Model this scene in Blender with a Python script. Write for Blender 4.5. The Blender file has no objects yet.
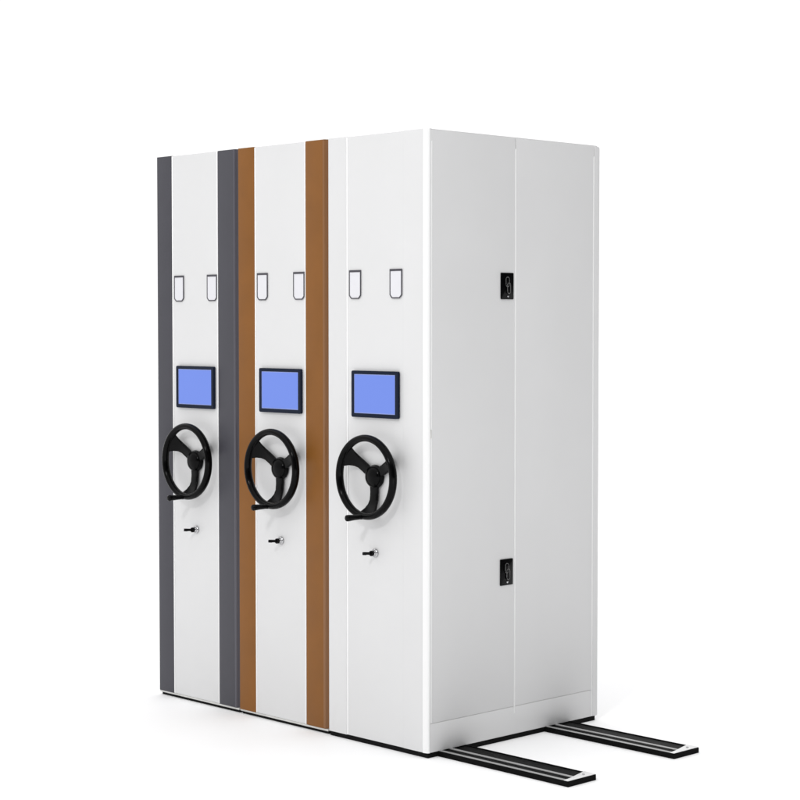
import bpy, bmesh, math
from mathutils import Vector, Matrix

sc = bpy.context.scene
C = sc.collection
PI = math.pi

# ------------------------------------------------------------------ camera
yaw, pitch = 0.8048, -0.0412
cam_d = bpy.data.cameras.new('camera')
cam = bpy.data.objects.new('camera', cam_d)
C.objects.link(cam)
cam.location = (4.778, -4.739, 1.605)
fwd = Vector((-math.sin(yaw)*math.cos(pitch), math.cos(yaw)*math.cos(pitch), math.sin(pitch)))
cam.rotation_euler = fwd.to_track_quat('-Z', 'Y').to_euler()
cam_d.sensor_width = 36
cam_d.lens = 36*1837.2/800
cam_d.clip_start = 0.1
cam_d.clip_end = 500
sc.camera = cam
sc.view_settings.view_transform = 'Standard'
sc.view_settings.look = 'None'
sc.view_settings.exposure = 0
sc.view_settings.gamma = 1

# ------------------------------------------------------------------ studio surround
# white studio all round, dimmed at right to darken the side doors, slightly in front
W_WHITE, W_DIM_X, W_DIM_Y, W_TOP = 1.09, 0.0, 0.88, 1.45
world = bpy.data.worlds.new('World')
sc.world = world
world.use_nodes = True
nt = world.node_tree
nt.nodes.clear()
wo = nt.nodes.new('ShaderNodeOutputWorld')
bg = nt.nodes.new('ShaderNodeBackground')
tc = nt.nodes.new('ShaderNodeTexCoord')
sep = nt.nodes.new('ShaderNodeSeparateXYZ')
nt.links.new(tc.outputs['Generated'], sep.inputs[0])


def wmap(sock, a, b, lo, hi):
    m = nt.nodes.new('ShaderNodeMapRange')
    m.interpolation_type = 'SMOOTHSTEP'
    nt.links.new(sock, m.inputs['Value'])
    m.inputs['From Min'].default_value = a
    m.inputs['From Max'].default_value = b
    m.inputs['To Min'].default_value = lo
    m.inputs['To Max'].default_value = hi
    return m.outputs[0]


mx = wmap(sep.outputs['X'], -0.15, 0.45, 1.0, W_DIM_X)
my = wmap(sep.outputs['Y'], -0.75, 0.0, W_DIM_Y, 1.0)
mul = nt.nodes.new('ShaderNodeMath'); mul.operation = 'MULTIPLY'
nt.links.new(mx, mul.inputs[0]); nt.links.new(my, mul.inputs[1])
mul2 = nt.nodes.new('ShaderNodeMath'); mul2.operation = 'MULTIPLY'
nt.links.new(mul.outputs[0], mul2.inputs[0]); mul2.inputs[1].default_value = W_WHITE
bg.inputs['Color'].default_value = (1, 1, 1, 1)
# overhead brightness added to whiten the floor, above about 25 degrees
top = wmap(sep.outputs['Z'], 0.40, 0.75, 0.0, 1.0)
mixv = nt.nodes.new('ShaderNodeMix'); mixv.data_type = 'FLOAT'
nt.links.new(top, mixv.inputs[0]); nt.links.new(mul2.outputs[0], mixv.inputs[2]); mixv.inputs[3].default_value = W_TOP
nt.links.new(mixv.outputs[0], bg.inputs['Strength'])
nt.links.new(bg.outputs[0], wo.inputs[0])


def area(name, loc, target, sx, sy, radiance):
    d = bpy.data.lights.new(name, 'AREA')
    d.shape = 'RECTANGLE'
    d.size = sx; d.size_y = sy
    d.energy = radiance*math.pi*sx*sy      # flat emitter: W = pi * L * A
    o = bpy.data.objects.new(name, d)
    C.objects.link(o)
    o.location = loc
    o.rotation_euler = (Vector(target)-Vector(loc)).to_track_quat('-Z', 'Y').to_euler()
    return o


area('key_softbox', (4.6, -9.9, 7.4), (-0.6, 0, 1.0), 1.15, 1.15, 76.0)
area('corner_softbox', (8.2, -8.2, 3.2), (0, 0, 1.2), 1.8, 4.2, 1.0)
area('added_side_fill', (3.6, -0.8, 0.45), (0, 0.5, 0.5), 0.8, 0.7, 3.2)  # unseen low fill, added to brighten the lower side doors


# ------------------------------------------------------------------ materials
def srgb(r, g, b):
    f = lambda c: (c/255)/12.92 if c/255 <= 0.04045 else ((c/255+0.055)/1.055)**2.4
    return (f(r), f(g), f(b), 1)


def mat(name, col, rough=0.4, metal=0.0, spec=0.5, coat=0.0, bump=0.0, bscale=350, var=0.0, vscale=3,
        emit=None, estr=0.0):
    m = bpy.data.materials.new(name)
    m.use_nodes = True
    n = m.node_tree
    b = n.nodes['Principled BSDF']
    b.inputs['Base Color'].default_value = col
    b.inputs['Roughness'].default_value = rough
    b.inputs['Metallic'].default_value = metal
    b.inputs['Specular IOR Level'].default_value = spec
    b.inputs['Coat Weight'].default_value = coat
    t = n.nodes.new('ShaderNodeTexCoord')
    if bump:
        no = n.nodes.new('ShaderNodeTexNoise')
        no.inputs['Scale'].default_value = bscale
        no.inputs['Detail'].default_value = 2
        bp = n.nodes.new('ShaderNodeBump')
        bp.inputs['Strength'].default_value = bump
        bp.inputs['Distance'].default_value = 0.0005
        n.links.new(t.outputs['Object'], no.inputs['Vector'])
        n.links.new(no.outputs['Fac'], bp.inputs['Height'])
        n.links.new(bp.outputs[0], b.inputs['Normal'])
    if var:
        no = n.nodes.new('ShaderNodeTexNoise')
        no.inputs['Scale'].default_value = vscale
        no.inputs['Detail'].default_value = 4
        mp = n.nodes.new('ShaderNodeMapRange')
        mp.inputs['From Min'].default_value = 0.3
        mp.inputs['From Max'].default_value = 0.7
        mp.inputs['To Min'].default_value = 1-var
        mp.inputs['To Max'].default_value = 1+var
        sc_ = n.nodes.new('ShaderNodeVectorMath'); sc_.operation = 'SCALE'
        sc_.inputs[0].default_value = col[:3]
        n.links.new(t.outputs['Object'], no.inputs['Vector'])
        n.links.new(no.outputs['Fac'], mp.inputs['Value'])
        n.links.new(mp.outputs[0], sc_.inputs['Scale'])
        n.links.new(sc_.outputs[0], b.inputs['Base Color'])
        mr = n.nodes.new('ShaderNodeMapRange')
        mr.inputs['To Min'].default_value = rough*0.8
        mr.inputs['To Max'].default_value = rough*1.2
        n.links.new(no.outputs['Fac'], mr.inputs['Value'])
        n.links.new(mr.outputs[0], b.inputs['Roughness'])
    if emit:
        b.inputs['Emission Color'].default_value = emit
        b.inputs['Emission Strength'].default_value = estr
    return m


M = {}
M['white'] = mat('white_powder_coat', (0.700, 0.700, 0.703, 1), 0.42, spec=0.35, bump=0.06, var=0.012)
M['edge_highlight'] = mat('white_edge_highlight', (0.95, 0.95, 0.95, 1), 0.3, spec=0.6)  # extra white painted in as the highlight along strip edges
M['corner_highlight'] = mat('white_corner_highlight', (0.85, 0.85, 0.85, 1), 0.3, spec=0.8)  # whiter than the panels, so the corner highlight is in the colour
M['grey'] = mat('slate_grey_paint', (0.066, 0.065, 0.077, 1), 0.45, spec=0.18, bump=0.08, var=0.05, vscale=6)
M['brown'] = mat('brown_paint', (0.225, 0.089, 0.018, 1), 0.45, spec=0.18, bump=0.08, var=0.07, vscale=6)
M['grey_gloss'] = mat('slate_grey_gloss_moulding', (0.066, 0.063, 0.082, 1), 0.32, spec=0.8)
M['brown_gloss'] = mat('brown_gloss_moulding', (0.225, 0.089, 0.018, 1), 0.32, spec=0.8)
M['seam_highlight'] = mat('white_seam_highlight', (0.84, 0.84, 0.84, 1), 0.4, spec=0.4)  # paler than the doors, painting the light caught by seam edges
M['black_gloss'] = mat('glossy_black_plastic', (0.002, 0.002, 0.0022, 1), 0.14, spec=0.09, var=0.1, vscale=30)
M['lip'] = mat('galvanised_lip', (0.62, 0.62, 0.60, 1), 0.4, metal=0.3, var=0.1, vscale=20)
M['black'] = mat('black_plastic', (0.0022, 0.0022, 0.0025, 1), 0.22, spec=0.11, var=0.1, vscale=30)
M['blackmatt'] = mat('black_undercarriage', (0.004, 0.004, 0.004, 1), 0.7, spec=0.1, var=0.2)
M['bezel'] = mat('dark_navy_bezel', (0.007, 0.012, 0.028, 1), 0.35, spec=0.1, bump=0.1)
M['screen'] = mat('lit_blue_screen', (0.02, 0.03, 0.08, 1), 0.25, spec=0.2, var=0.05,
                  emit=srgb(120, 148, 240), estr=0.86)
M['screen_edge'] = mat('pale_screen_edge', srgb(135, 150, 205), 0.4, emit=srgb(150, 170, 240), estr=0.12)
M['outline'] = mat('dark_grey_holder_frame', (0.065, 0.062, 0.075, 1), 0.45, spec=0.3, bump=0.1)
M['card'] = mat('pale_card', (0.735, 0.733, 0.765, 1), 0.7, spec=0.2, var=0.01, vscale=40)
M['chrome'] = mat('chrome', (0.50, 0.50, 0.51, 1), 0.2, metal=1.0, var=0.08, vscale=60)
M['railblack'] = mat('black_rail_steel', (0.0055, 0.0055, 0.0055, 1), 0.5, spec=0.03, var=0.25, vscale=15)
M['steel'] = mat('brushed_runner_steel', (0.36, 0.36, 0.36, 1), 0.45, metal=0.3, bump=0.15, bscale=120, var=0.12, vscale=9)
M['plate'] = mat('bright_end_plate', (0.74, 0.74, 0.74, 1), 0.35, metal=0.1, var=0.03, vscale=30)
M['mark'] = mat('grey_latch_edge', (0.16, 0.16, 0.16, 1), 0.3, metal=0.5, var=0.2, vscale=80)
M['floor'] = mat('white_studio_floor', (0.96, 0.96, 0.965, 1), 0.6, spec=0.1, var=0.004, vscale=2)


# ------------------------------------------------------------------ helpers
def obj(name, bm, m, parent=None, smooth=35):
    bmesh.ops.recalc_face_normals(bm, faces=bm.faces[:])
    me = bpy.data.meshes.new(name)
    bm.to_mesh(me); bm.free()
    me.materials.append(M[m])
    for p in me.polygons:
        p.use_smooth = True
    me.set_sharp_from_angle(angle=math.radians(smooth))
    o = bpy.data.objects.new(name, me)
    C.objects.link(o)
    if parent:
        o.parent = parent
    return o


def add(bm, src):
    me = bpy.data.meshes.new('tmp'); src.to_mesh(me); src.free()
    bm.from_mesh(me); bpy.data.meshes.remove(me)


def box(x0, x1, y0, y1, z0, z1, bev=0.0, seg=2, into=None):
    bm = bmesh.new()
    bmesh.ops.create_cube(bm, size=1)
    for v in bm.verts:
        v.co = Vector((x0+(v.co.x+.5)*(x1-x0), y0+(v.co.y+.5)*(y1-y0), z0+(v.co.z+.5)*(z1-z0)))
    if bev:
        bmesh.ops.bevel(bm, geom=bm.edges[:], offset=bev, segments=seg, profile=0.5, affect='EDGES')
    if into is not None:
        add(into, bm); return into
    return bm


def prism(pts, z0, z1, bev=0.0, mtx=None):
    """extrude an XY outline upward; bevel its top and bottom rims"""
    bm = bmesh.new()
    a = [bm.verts.new((x, y, z0)) for x, y in pts]
    b = [bm.verts.new((x, y, z1)) for x, y in pts]
    n = len(pts)
    bm.faces.new(a[::-1]); bm.faces.new(b)
    for i in range(n):
        bm.faces.new((a[i], a[(i+1) % n], b[(i+1) % n], b[i]))
    if bev:
        es = [e for e in bm.edges if abs(e.verts[0].co.z-e.verts[1].co.z) < 1e-6]
        bmesh.ops.bevel(bm, geom=es, offset=bev, segments=2, profile=0.5, affect='EDGES', clamp_overlap=True)
    if mtx:
        bm.transform(mtx)
    return bm


def ring_prism(outer, inner, z0, z1, mtx=None):
    bm = bmesh.new()
    n = len(outer)
    vs = [[bm.verts.new((x, y, z)) for x, y in P] for P in (outer, inner) for z in (z0, z1)]
    o0, o1, i0, i1 = vs
    for k in range(n):
        j = (k+1) % n
        bm.faces.new((o0[k], o0[j], o1[j], o1[k]))
        bm.faces.new((i0[k], i1[k], i1[j], i0[j]))
        bm.faces.new((o1[k], o1[j], i1[j], i1[k]))
        bm.faces.new((o0[k], i0[k], i0[j], o0[j]))
    if mtx:
        bm.transform(mtx)
    return bm


def arc(cx, cy, r, a0, a1, n=8):
    return [(cx+r*math.cos(math.radians(a0+(a1-a0)*i/n)), cy+r*math.sin(math.radians(a0+(a1-a0)*i/n))) for i in range(n+1)]


def rrect(x0, x1, y0, y1, r, n=4):
    return (arc(x1-r, y0+r, r, -90, 0, n)+arc(x1-r, y1-r, r, 0, 90, n)
            + arc(x0+r, y1-r, r, 90, 180, n)+arc(x0+r, y0+r, r, 180, 270, n))


def lathe(prof, seg=32, mtx=None, close=False):
    """profile (r, h) turned about local z"""
    bm = bmesh.new()
    rings = []
    for r, h in prof:
        if r < 1e-6:
            rings.append([bm.verts.new((0, 0, h))])
        else:
            rings.append([bm.verts.new((r*math.cos(2*PI*i/seg), r*math.sin(2*PI*i/seg), h)) for i in range(seg)])
    pairs = list(zip(rings, rings[1:]))
    if close:
        pairs.append((rings[-1], rings[0]))
    for A, B in pairs:
        for i in range(seg):
            j = (i+1) % seg
            if len(A) == 1 and len(B) == 1:
                continue
            if len(A) == 1:
                bm.faces.new((A[0], B[j], B[i]))
            elif len(B) == 1:
                bm.faces.new((A[i], A[j], B[0]))
            else:
                bm.faces.new((A[i], A[j], B[j], B[i]))
    if mtx:
        bm.transform(mtx)
    return bm


def tube(pts, radii, seg=12, flat=None, closed=False):
    """round (or flattened) bar through points; flat = (wide axis, width factor list)"""
    bm = bmesh.new()
    P = [Vector(p) for p in pts]
    rings = []
    n = len(P)
    for i, p in enumerate(P):
        if closed:
            t = (P[(i+1) % n]-P[i-1]).normalized()
        else:
            t = (P[min(i+1, n-1)]-P[max(i-1, 0)]).normalized()
        if flat:
            w = Vector(flat).normalized()
            w = (w-t*w.dot(t)).normalized()
        else:
            w = t.orthogonal().normalized() if abs(t.z) > .99 else t.cross(Vector((0, 0, 1))).normalized()
        h = t.cross(w).normalized()
        a, b = radii[i] if isinstance(radii[i], tuple) else (radii[i], radii[i])
        ring = []
        for k in range(seg):
            an = 2*PI*k/seg
            cs, sn = math.cos(an), math.sin(an)
            if isinstance(radii[i], tuple):      # squarish section
                cs = math.copysign(abs(cs)**0.5, cs); sn = math.copysign(abs(sn)**0.5, sn)
            ring.append(bm.verts.new(p+w*(a*cs)+h*(b*sn)))
        rings.append(ring)
    m = n if closed else n-1
    for i in range(m):
        A, B = rings[i], rings[(i+1) % n]
        for k in range(seg):
            j = (k+1) % seg
            bm.faces.new((A[k], A[j], B[j], B[k]))
    if not closed:
        bm.faces.new(rings[0][::-1]); bm.faces.new(rings[-1])
    return bm


def thing(name, label, cat, loc=(0, 0, 0), group=None):
    o = bpy.data.objects.new(name, None)
    C.objects.link(o)
    o.location = loc
    o['label'] = label; o['category'] = cat
    if group:
        o['group'] = group
    return o


# maps local (x, y, z) to (x, -z out of the front, y up): for work drawn on the front face
FRONT = Matrix(((1, 0, 0, 0), (0, 0, -1, 0), (0, 1, 0, 0), (0, 0, 0, 1)))
# maps local (x, y, z) to the +X side face: x -> Y, y -> Z, z -> out along +X
SIDE = Matrix(((0, 0, 1, 0), (1, 0, 0, 0), (0, 1, 0, 0), (0, 0, 0, 1)))

# ------------------------------------------------------------------ setting
bm = bmesh.new()
bmesh.ops.create_grid(bm, x_segments=2, y_segments=2, size=150)
fl = obj('floor', bm, 'floor')
fl['kind'] = 'structure'

# ------------------------------------------------------------------ cabinets
# local frame of a cabinet: x = 0 at its right-hand front corner, -0.5525 at the left; y = 0 the front, 0.97 the back
PITCH, DEP, TOP = 0.5527, 0.97, 2.32
WID = 0.5500
CX = -0.279                       # centre line of the front panel


def make_wheel(parent):
    Zc, yr = 1.030, -0.055
    R, r = 0.1478, 0.0132
    X = CX+0.003
    # rim: torus facing -Y, slightly flattened
    prof = [(R+r*math.cos(a), r*1.25*math.sin(a)) for a in [2*PI*i/14 for i in range(14)]]
    m = Matrix.Translation((X, yr, Zc)) @ FRONT
    bm = lathe(prof, 72, m, close=True)
    rim = obj('hand_wheel', bm, 'black_gloss', parent, 60)
    # hub: boss on the door with a domed cap
    hub = lathe([(0, 0.0), (0.036, 0.0), (0.044, 0.003), (0.0455, 0.009), (0.0450, 0.012), (0.0425, 0.0165),
                 (0.0425, 0.0180), (0.0412, 0.0215), (0.0375, 0.0262), (0.0320, 0.0300), (0.0250, 0.0332), (0.0170, 0.0354), (0.009, 0.0366), (0, 0.0370)], 48,
                Matrix.Translation((X, 0.001, Zc)) @ FRONT)
    obj('hub', hub, 'black_gloss', rim, 50)
    # dished spokes: out along the door, then forward into the rim
    for ang in (270, 148, 30):
        a = math.radians(ang)
        dx, dz = math.cos(a), math.sin(a)
        path = [(0.030, -0.012), (0.060, -0.011), (0.088, -0.0135), (0.106, -0.020), (0.122, -0.031), (0.136, -0.044), (0.147, -0.055)]
        pts = [(X+rr*dx, yy, Zc+rr*dz) for rr, yy in path]
        rad = [(0.0200, 0.008), (0.0195, 0.008), (0.0200, 0.0075), (0.0235, 0.0070), (0.0310, 0.0070), (0.0430, 0.0075), (0.0540, 0.0080)]
        bm = tube(pts, rad, 20, flat=(-dz, 0, dx))
        # the flared end follows the ring
        for v in bm.verts:
            px, pz = v.co.x-X, v.co.z-Zc
            q = math.hypot(px, pz)
            lim = R+0.004
            if q > lim:
                v.co.x = X+px*lim/q; v.co.z = Zc+pz*lim/q
        obj('spoke', bm, 'black', rim, 50)
    # crank handle: a rod pointing straight out of the rim near its lowest point
    a = math.radians(263)
    hx, hz = X+0.002+R*math.cos(a), Zc-0.003+R*math.sin(a)
    prof = [(0, -0.012), (0.0105, -0.012), (0.0105, 0.012), (0.0095, 0.016), (0.0100, 0.03), (0.0106, 0.050),
            (0.0118, 0.066), (0.0125, 0.077), (0.0118, 0.083), (0.0085, 0.086), (0, 0.0865)]
    hd = lathe(prof, 24, Matrix.Translation((hx, yr, hz)) @ FRONT)
    obj('crank_handle', hd, 'black', rim, 50)


def make_lock(parent):
    z = 0.739
    base = Matrix.Translation((CX-0.004, 0, z)) @ FRONT
    lk = obj('cylinder_lock', lathe([(0, 0.001), (0.0165, 0.001), (0.0170, 0.004), (0.0150, 0.007), (0.0128, 0.008),
                                     (0.0120, 0.013), (0.0105, 0.0150), (0, 0.0150)], 28, base), 'chrome', parent, 40)
    ky = lathe([(0, 0.015), (0.0095, 0.015), (0.0105, 0.018), (0.0105, 0.024), (0.0085, 0.027), (0, 0.027)], 20, base)
    add(ky, tube([(CX-0.004, -0.024, z), (CX-0.004, -0.045, z+0.002), (CX-0.004, -0.052, z+0.002), (CX-0.004, -0.063, z+0.003)],
                 [(0.0042, 0.0056), (0.0042, 0.0054), (0.0048, 0.0062), (0.0048, 0.0060)], 12, flat=(1, 0, 0)))
    obj('key', ky, 'black', lk, 40)


def make_screen(parent):
    x0, x1, z0, z1, d = CX-0.1250, CX+0.1305, 1.252, 1.429, 0.012
    pts = rrect(x0, x1, z0, z1, 0.007)
    fx0, fx1, fz0, fz1 = x0+0.0135, x1-0.0150, z0+0.0150, z1-0.0130
    inner = rrect(fx0, fx1, fz0, fz1, 0.001)
    bz = ring_prism(pts, inner, 0.001, d, FRONT)
    bz = obj('control_display', bz, 'bezel', parent, 30)
    sb = prism(rrect(fx0-0.002, fx1+0.002, fz0-0.002, fz1+0.002, 0.001), 0.001, d-0.003, 0, FRONT)
    s = obj('screen', sb, 'screen', bz, 30)
    w = 0.003
    eb = ring_prism(rrect(fx0, fx1, fz0, fz1, 0.001), rrect(fx0+w, fx1-w, fz0+w, fz1-w, 0.001), d-0.0035, d-0.0022, FRONT)
    obj('screen_gasket', eb, 'screen_edge', bz, 30)


def make_holder(parent, xc):
    x0, x1, z0, z1 = xc-0.033, xc+0.033, 1.7015, 1.811
    c = 0.013
    outer = [(x0+c, z0), (x1-c, z0), (x1-c*.45, z0+c*.45), (x1, z0+c), (x1, z1), (x0, z1), (x0, z0+c), (x0+c*.45, z0+c*.45)]
    t, tt = 0.0042, 0.0080
    i0, i1, j0, j1 = x0+t, x1-t, z0+t, z1-tt
    k = 0.0105
    inner = [(i0+k, j0), (i1-k, j0), (i1-k*.45, j0+k*.45), (i1, j0+k), (i1, j1), (i0, j1), (i0, j0+k), (i0+k*.45, j0+k*.45)]
    f = obj('label_holder', ring_prism(outer, inner, 0.0005, 0.0026, FRONT), 'outline', parent, 30)
    e = 0.001
    card = [(x*1.0, z) for x, z in inner]
    bm = prism([(xc+(x-xc)*1.04, (z0+z1)/2+(z-(z0+z1)/2)*1.02) for x, z in card], 0.0006, 0.0016, 0, FRONT)
    obj('card', bm, 'card', f, 30)


def make_cabinet(loc, label, strip, first=False):
    t = thing('archive_cabinet', label, 'cabinet', loc, 'rolling archive cabinets standing in a row')
    zb = 0.019 if first else 0.0205
    L = -WID
    # ---- carcass (behind the front mouldings and the side doors)
    inset = 0.004 if first else 0.0005
    side = [(0.0225, zb), (DEP, zb)] + arc(DEP-0.022, TOP-0.001-0.022, 0.022, 0, 90, 8) + [(0.0225, TOP-0.001)]
    obj('body', prism(side, L+0.001, -inset, 0.0008, SIDE), 'white', t)
    # ---- front left strip, proud of the panel with a rounded inner edge
    rr = 0.006
    p = [(L, 0.022), (L, rr*0.8)] + arc(L+rr, rr-0.001, rr, 180, 270, 5) + arc(-0.443-rr, rr-0.001, rr, 270, 360, 5) + [(-0.443, 0.022)]
    obj('left_strip', prism(p, zb, TOP, 0.0025), strip or 'white', t)
    # ---- centre panel, a hair behind the strips
    pl, pr = -0.4405, (-0.1305 if first else -0.1325)
    obj('front_panel', prism([(pl, 0.0222), (pl, 0.0015), (pr, 0.0015), (pr, 0.0222)], zb, TOP-0.001, 0.002), 'white', t)
    # ---- right strip and the rounded corner moulding that turns onto the side
    Rc = 0.026
    right = prism([(-0.130, 0.0218), (-0.130, 0.003), (-0.1285, -0.0005)]+[(-0.1265, -0.001), (-Rc-0.0015, -0.001), (-Rc-0.0015, 0.0218)], zb, TOP, 0.0025)
    obj('right_strip', right, strip or 'white', t)
    if first:      # flattened quarter round: long on the front, short on the side
        q = [(-Rc+Rc*math.sin(math.radians(k*7.5)), -0.001+0.011*(1-math.cos(math.radians(k*7.5)))) for k in range(13)]
        corner = [(-Rc-0.001, 0.0225), (-Rc-0.001, -0.001)] + q + [(0, 0.0110), (-0.0005, 0.0118), (-0.0050, 0.0118), (-0.0050, 0.0225)]
    else:          # small round, then a facet that slopes back to the joint
        q = arc(-0.028, 0.009, 0.010, 270, 335, 8)
        ex, ey = q[-1]
        corner = [(-Rc-0.001, 0.0225), (-Rc-0.001, -0.001)] + [v for v in q if v[0] > -Rc] + [(ex+0.0042, ey+0.0095), (-0.0035, 0.0225)]
    obj('corner_moulding', prism(corner, zb, TOP, 0.0025), 'corner_highlight' if first else strip+'_gloss', t, 40)
    # ---- added slim beads, whitened as the edge highlight, where strip and panel meet
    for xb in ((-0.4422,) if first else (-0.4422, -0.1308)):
        obj('edge_highlight_bead', box(xb-0.0006, xb+0.0052 if xb < -0.3 else xb+0.0006, -0.0012, 0.0221, zb+0.001, TOP-0.002, 0.0014) if xb < -0.3 else
            box(xb-0.0042, xb+0.0006, -0.0012, 0.0221, zb+0.001, TOP-0.002, 0.0014), 'edge_highlight', t)
    # ---- base
    if not first:
        obj('base_lip', box(L+0.002, -0.004, 0.0020, DEP-0.01, 0.0125, 0.0200, 0.001), 'lip', t)
        obj('undercarriage', box(L+0.006, -0.012, 0.012, DEP-0.03, 0.0005, 0.0122), 'blackmatt', t)
    else:
        obj('undercarriage', box(L+0.004, -0.0045, 0.005, DEP-0.012, 0.0005, 0.0186), 'blackmatt', t)
    # ---- fittings
    make_holder(t, CX-0.1155)
    make_holder(t, CX+0.1095)
    make_screen(t)
    make_wheel(t)
    make_lock(t)
    if first:
        make_side(t)
    return t


def stadium(cx, cy, w, h, n=8):
    r = w/2
    return arc(cx, cy+h/2-r, r, 0, 180, n)+arc(cx, cy-h/2+r, r, 180, 360, n)


def make_side(t):
    # two tall doors, plinth panel, back post, all sheet steel lying on the carcass (x = -0.004)
    zt, zs = 2.3155, 0.128
    b = 0.0016
    d = []
    for y0, y1 in ((0.0125, 0.4708), (0.4732, 0.9338)):
        dr = obj('side_door', box(-0.0038, -0.0002, y0, y1, zs, zt, b, 3), 'white', t)
        d.append(dr)
    obj('plinth_panel', box(-0.0038, -0.0006, 0.0125, 0.9338, 0.0205, zs-0.0007, 0.0009), 'white', t)
    for y, z0 in ((0.0185, 0.130), (0.4720, 0.100), (0.9325, 0.0215)):  # raised pale strips added for the bright line along each seam
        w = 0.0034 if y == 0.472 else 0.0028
        obj('seam_highlight_strip', box(-0.0039, 0.0016, y-w, y+w, z0, 2.275, 0.0014, 2), 'seam_highlight', t)
    Rb = 0.010
    post = [(-0.0038, 0.9360), (-0.0005, 0.9360), (0.0012, 0.9365), (0.0012, DEP-0.012)] + arc(-0.0108, DEP-0.012, 0.012, 0, 90, 6) + [(-0.0108, DEP+0.0005), (-0.0038, DEP+0.0005)]
    pts = [(-0.0038, 0.9360), (-0.0008, 0.9360), (0.0010, 0.9375), (0.0010, DEP-0.009)] + arc(-0.008, DEP-0.009, 0.009, 0, 90, 6) + [(-0.030, DEP), (-0.030, DEP+0.003)]
    pts = [(-0.0039, 0.9360), (-0.0008, 0.9360), (0.0012, 0.9375), (0.0012, DEP-0.008)] + arc(-0.0098, DEP-0.008, 0.011, 0, 90, 6) + [(-0.030, DEP+0.003), (-0.030, DEP+0.0006), (-0.0039, DEP+0.0006)]
    pb = prism(pts, 0.0202, TOP-0.003, 0.0015)
    for v in pb.verts:          # round its top back corner like the carcass
        dy = v.co.y-(DEP-0.020)
        if v.co.z > 2.0 and dy > 0:
            v.co.z -= 0.022-math.sqrt(max(0.022**2-dy*dy, 0.0))
    obj('back_post', pb, 'white', t)
    # latch plates
    for zc in (1.7505, 0.6545):
        yc = 0.4225
        pl = obj('latch', prism(rrect(yc-0.0355, yc+0.0355, zc-0.0505, zc+0.0505, 0.003), 0.0, 0.0035, 0.0008, SIDE), 'black', d[0])
        pl['label'] = 'black rectangular latch plate with a small keyhole'
        bm = prism(stadium(yc-0.004, zc+0.016, 0.022, 0.040), 0.0036, 0.0075, 0.001, SIDE)
        add(bm, prism(stadium(yc+0.004, zc-0.008, 0.020, 0.044), 0.0034, 0.0068, 0.001, SIDE))
        obj('lever', bm, 'black', pl)
        g = tube([(0.0085, y, z) for y, z in stadium(yc-0.004, zc+0.016, 0.019, 0.037)], [0.0011]*18, 6, closed=True)
        add(g, tube([(0.0080, y, z) for y, z in stadium(yc+0.004, zc-0.008, 0.017, 0.041)], [0.0011]*18, 6, closed=True))
        obj('lever_edge', g, 'mark', pl)
        obj('keyhole', lathe([(0, 0.0034), (0.0045, 0.0034), (0.0045, 0.0055), (0.0030, 0.006), (0, 0.006)], 16,
                             Matrix.Translation((0, yc+0.002, zc-0.038)) @ SIDE), 'chrome', pl)
    # small hinge knuckle in the front seam
    hg = lathe([(0, -0.016), (0.0022, -0.016), (0.0028, -0.014), (0.0028, 0.014), (0.0022, 0.016), (0, 0.016)], 12,
               Matrix.Translation((0.0006, 0.0140, 1.202)))
    obj('hinge', hg, 'lip', t)


make_cabinet((-2*PITCH, 0, 0), 'white archive cabinet with slate grey vertical strips, farthest from the floor rails', 'grey')
make_cabinet((-PITCH, 0, 0), 'white archive cabinet with brown vertical strips, between the grey striped and plain white ones', 'brown')
make_cabinet((0, 0, 0), 'all white archive cabinet with plain strips and two latched side doors', None, True)


# ------------------------------------------------------------------ floor rails
def make_rail(loc, label):
    """local y = 0 near edge .. w far edge; x from under the cabinets out to the open end"""
    w, h, xe, xs = 0.150, 0.020, 0.634, -1.62
    t = thing('floor_rail', label, 'rail', loc, 'floor rails under the cabinets')
    bm = bmesh.new()
    box(xs, xe, 0, w, 0.0002, 0.0165, 0, into=bm)                 # sole
    box(xs, xe, 0, 0.004, 0.0166, h, 0.0006, into=bm)            # near flange
    box(xs, xe, w-0.004, w, 0.0166, h, 0.0006, into=bm)          # far flange
    box(xe-0.004, xe, 0.0042, w-0.0042, 0.0166, h, 0.0006, into=bm)  # end wall
    obj('channel', bm, 'railblack', t)
    for y0, y1 in ((0.0042, 0.022), (0.060, 0.074)):
        obj('runner', box(xs, xe-0.006, y0, y1, 0.0166, h+0.0004, 0.0015), 'steel', t)
    pts = [(xe-0.0015, 0.001), (xe-0.0015, w-0.001), (xe-0.055, w-0.001), (xe-0.024, 0.036), (xe-0.020, 0.001)]
    ep = obj('end_plate', prism(pts, h+0.0006, h+0.0024, 0.0004), 'plate', t)
    sb = lathe([(0, 0), (0.0055, 0), (0.0055, 0.003), (0.004, 0.0042), (0, 0.0042)], 6, Matrix.Translation((xe-0.022, w*0.72, h+0.0024)))
    obj('bolt', sb, 'chrome', ep)
    return t


r0 = make_rail((0, 0.056, 0), 'black floor rail with steel runners, nearer the front corner of the white cabinet')
r1 = r0.copy()
C.objects.link(r1)
r1.location = (0.0, 0.652, 0)
r1['label'] = 'black floor rail with steel runners, nearer the back of the white cabinet'
for ch in list(r0.children):
    c = ch.copy(); C.objects.link(c); c.parent = r1
    for g in ch.children:
        d = g.copy(); C.objects.link(d); d.parent = c
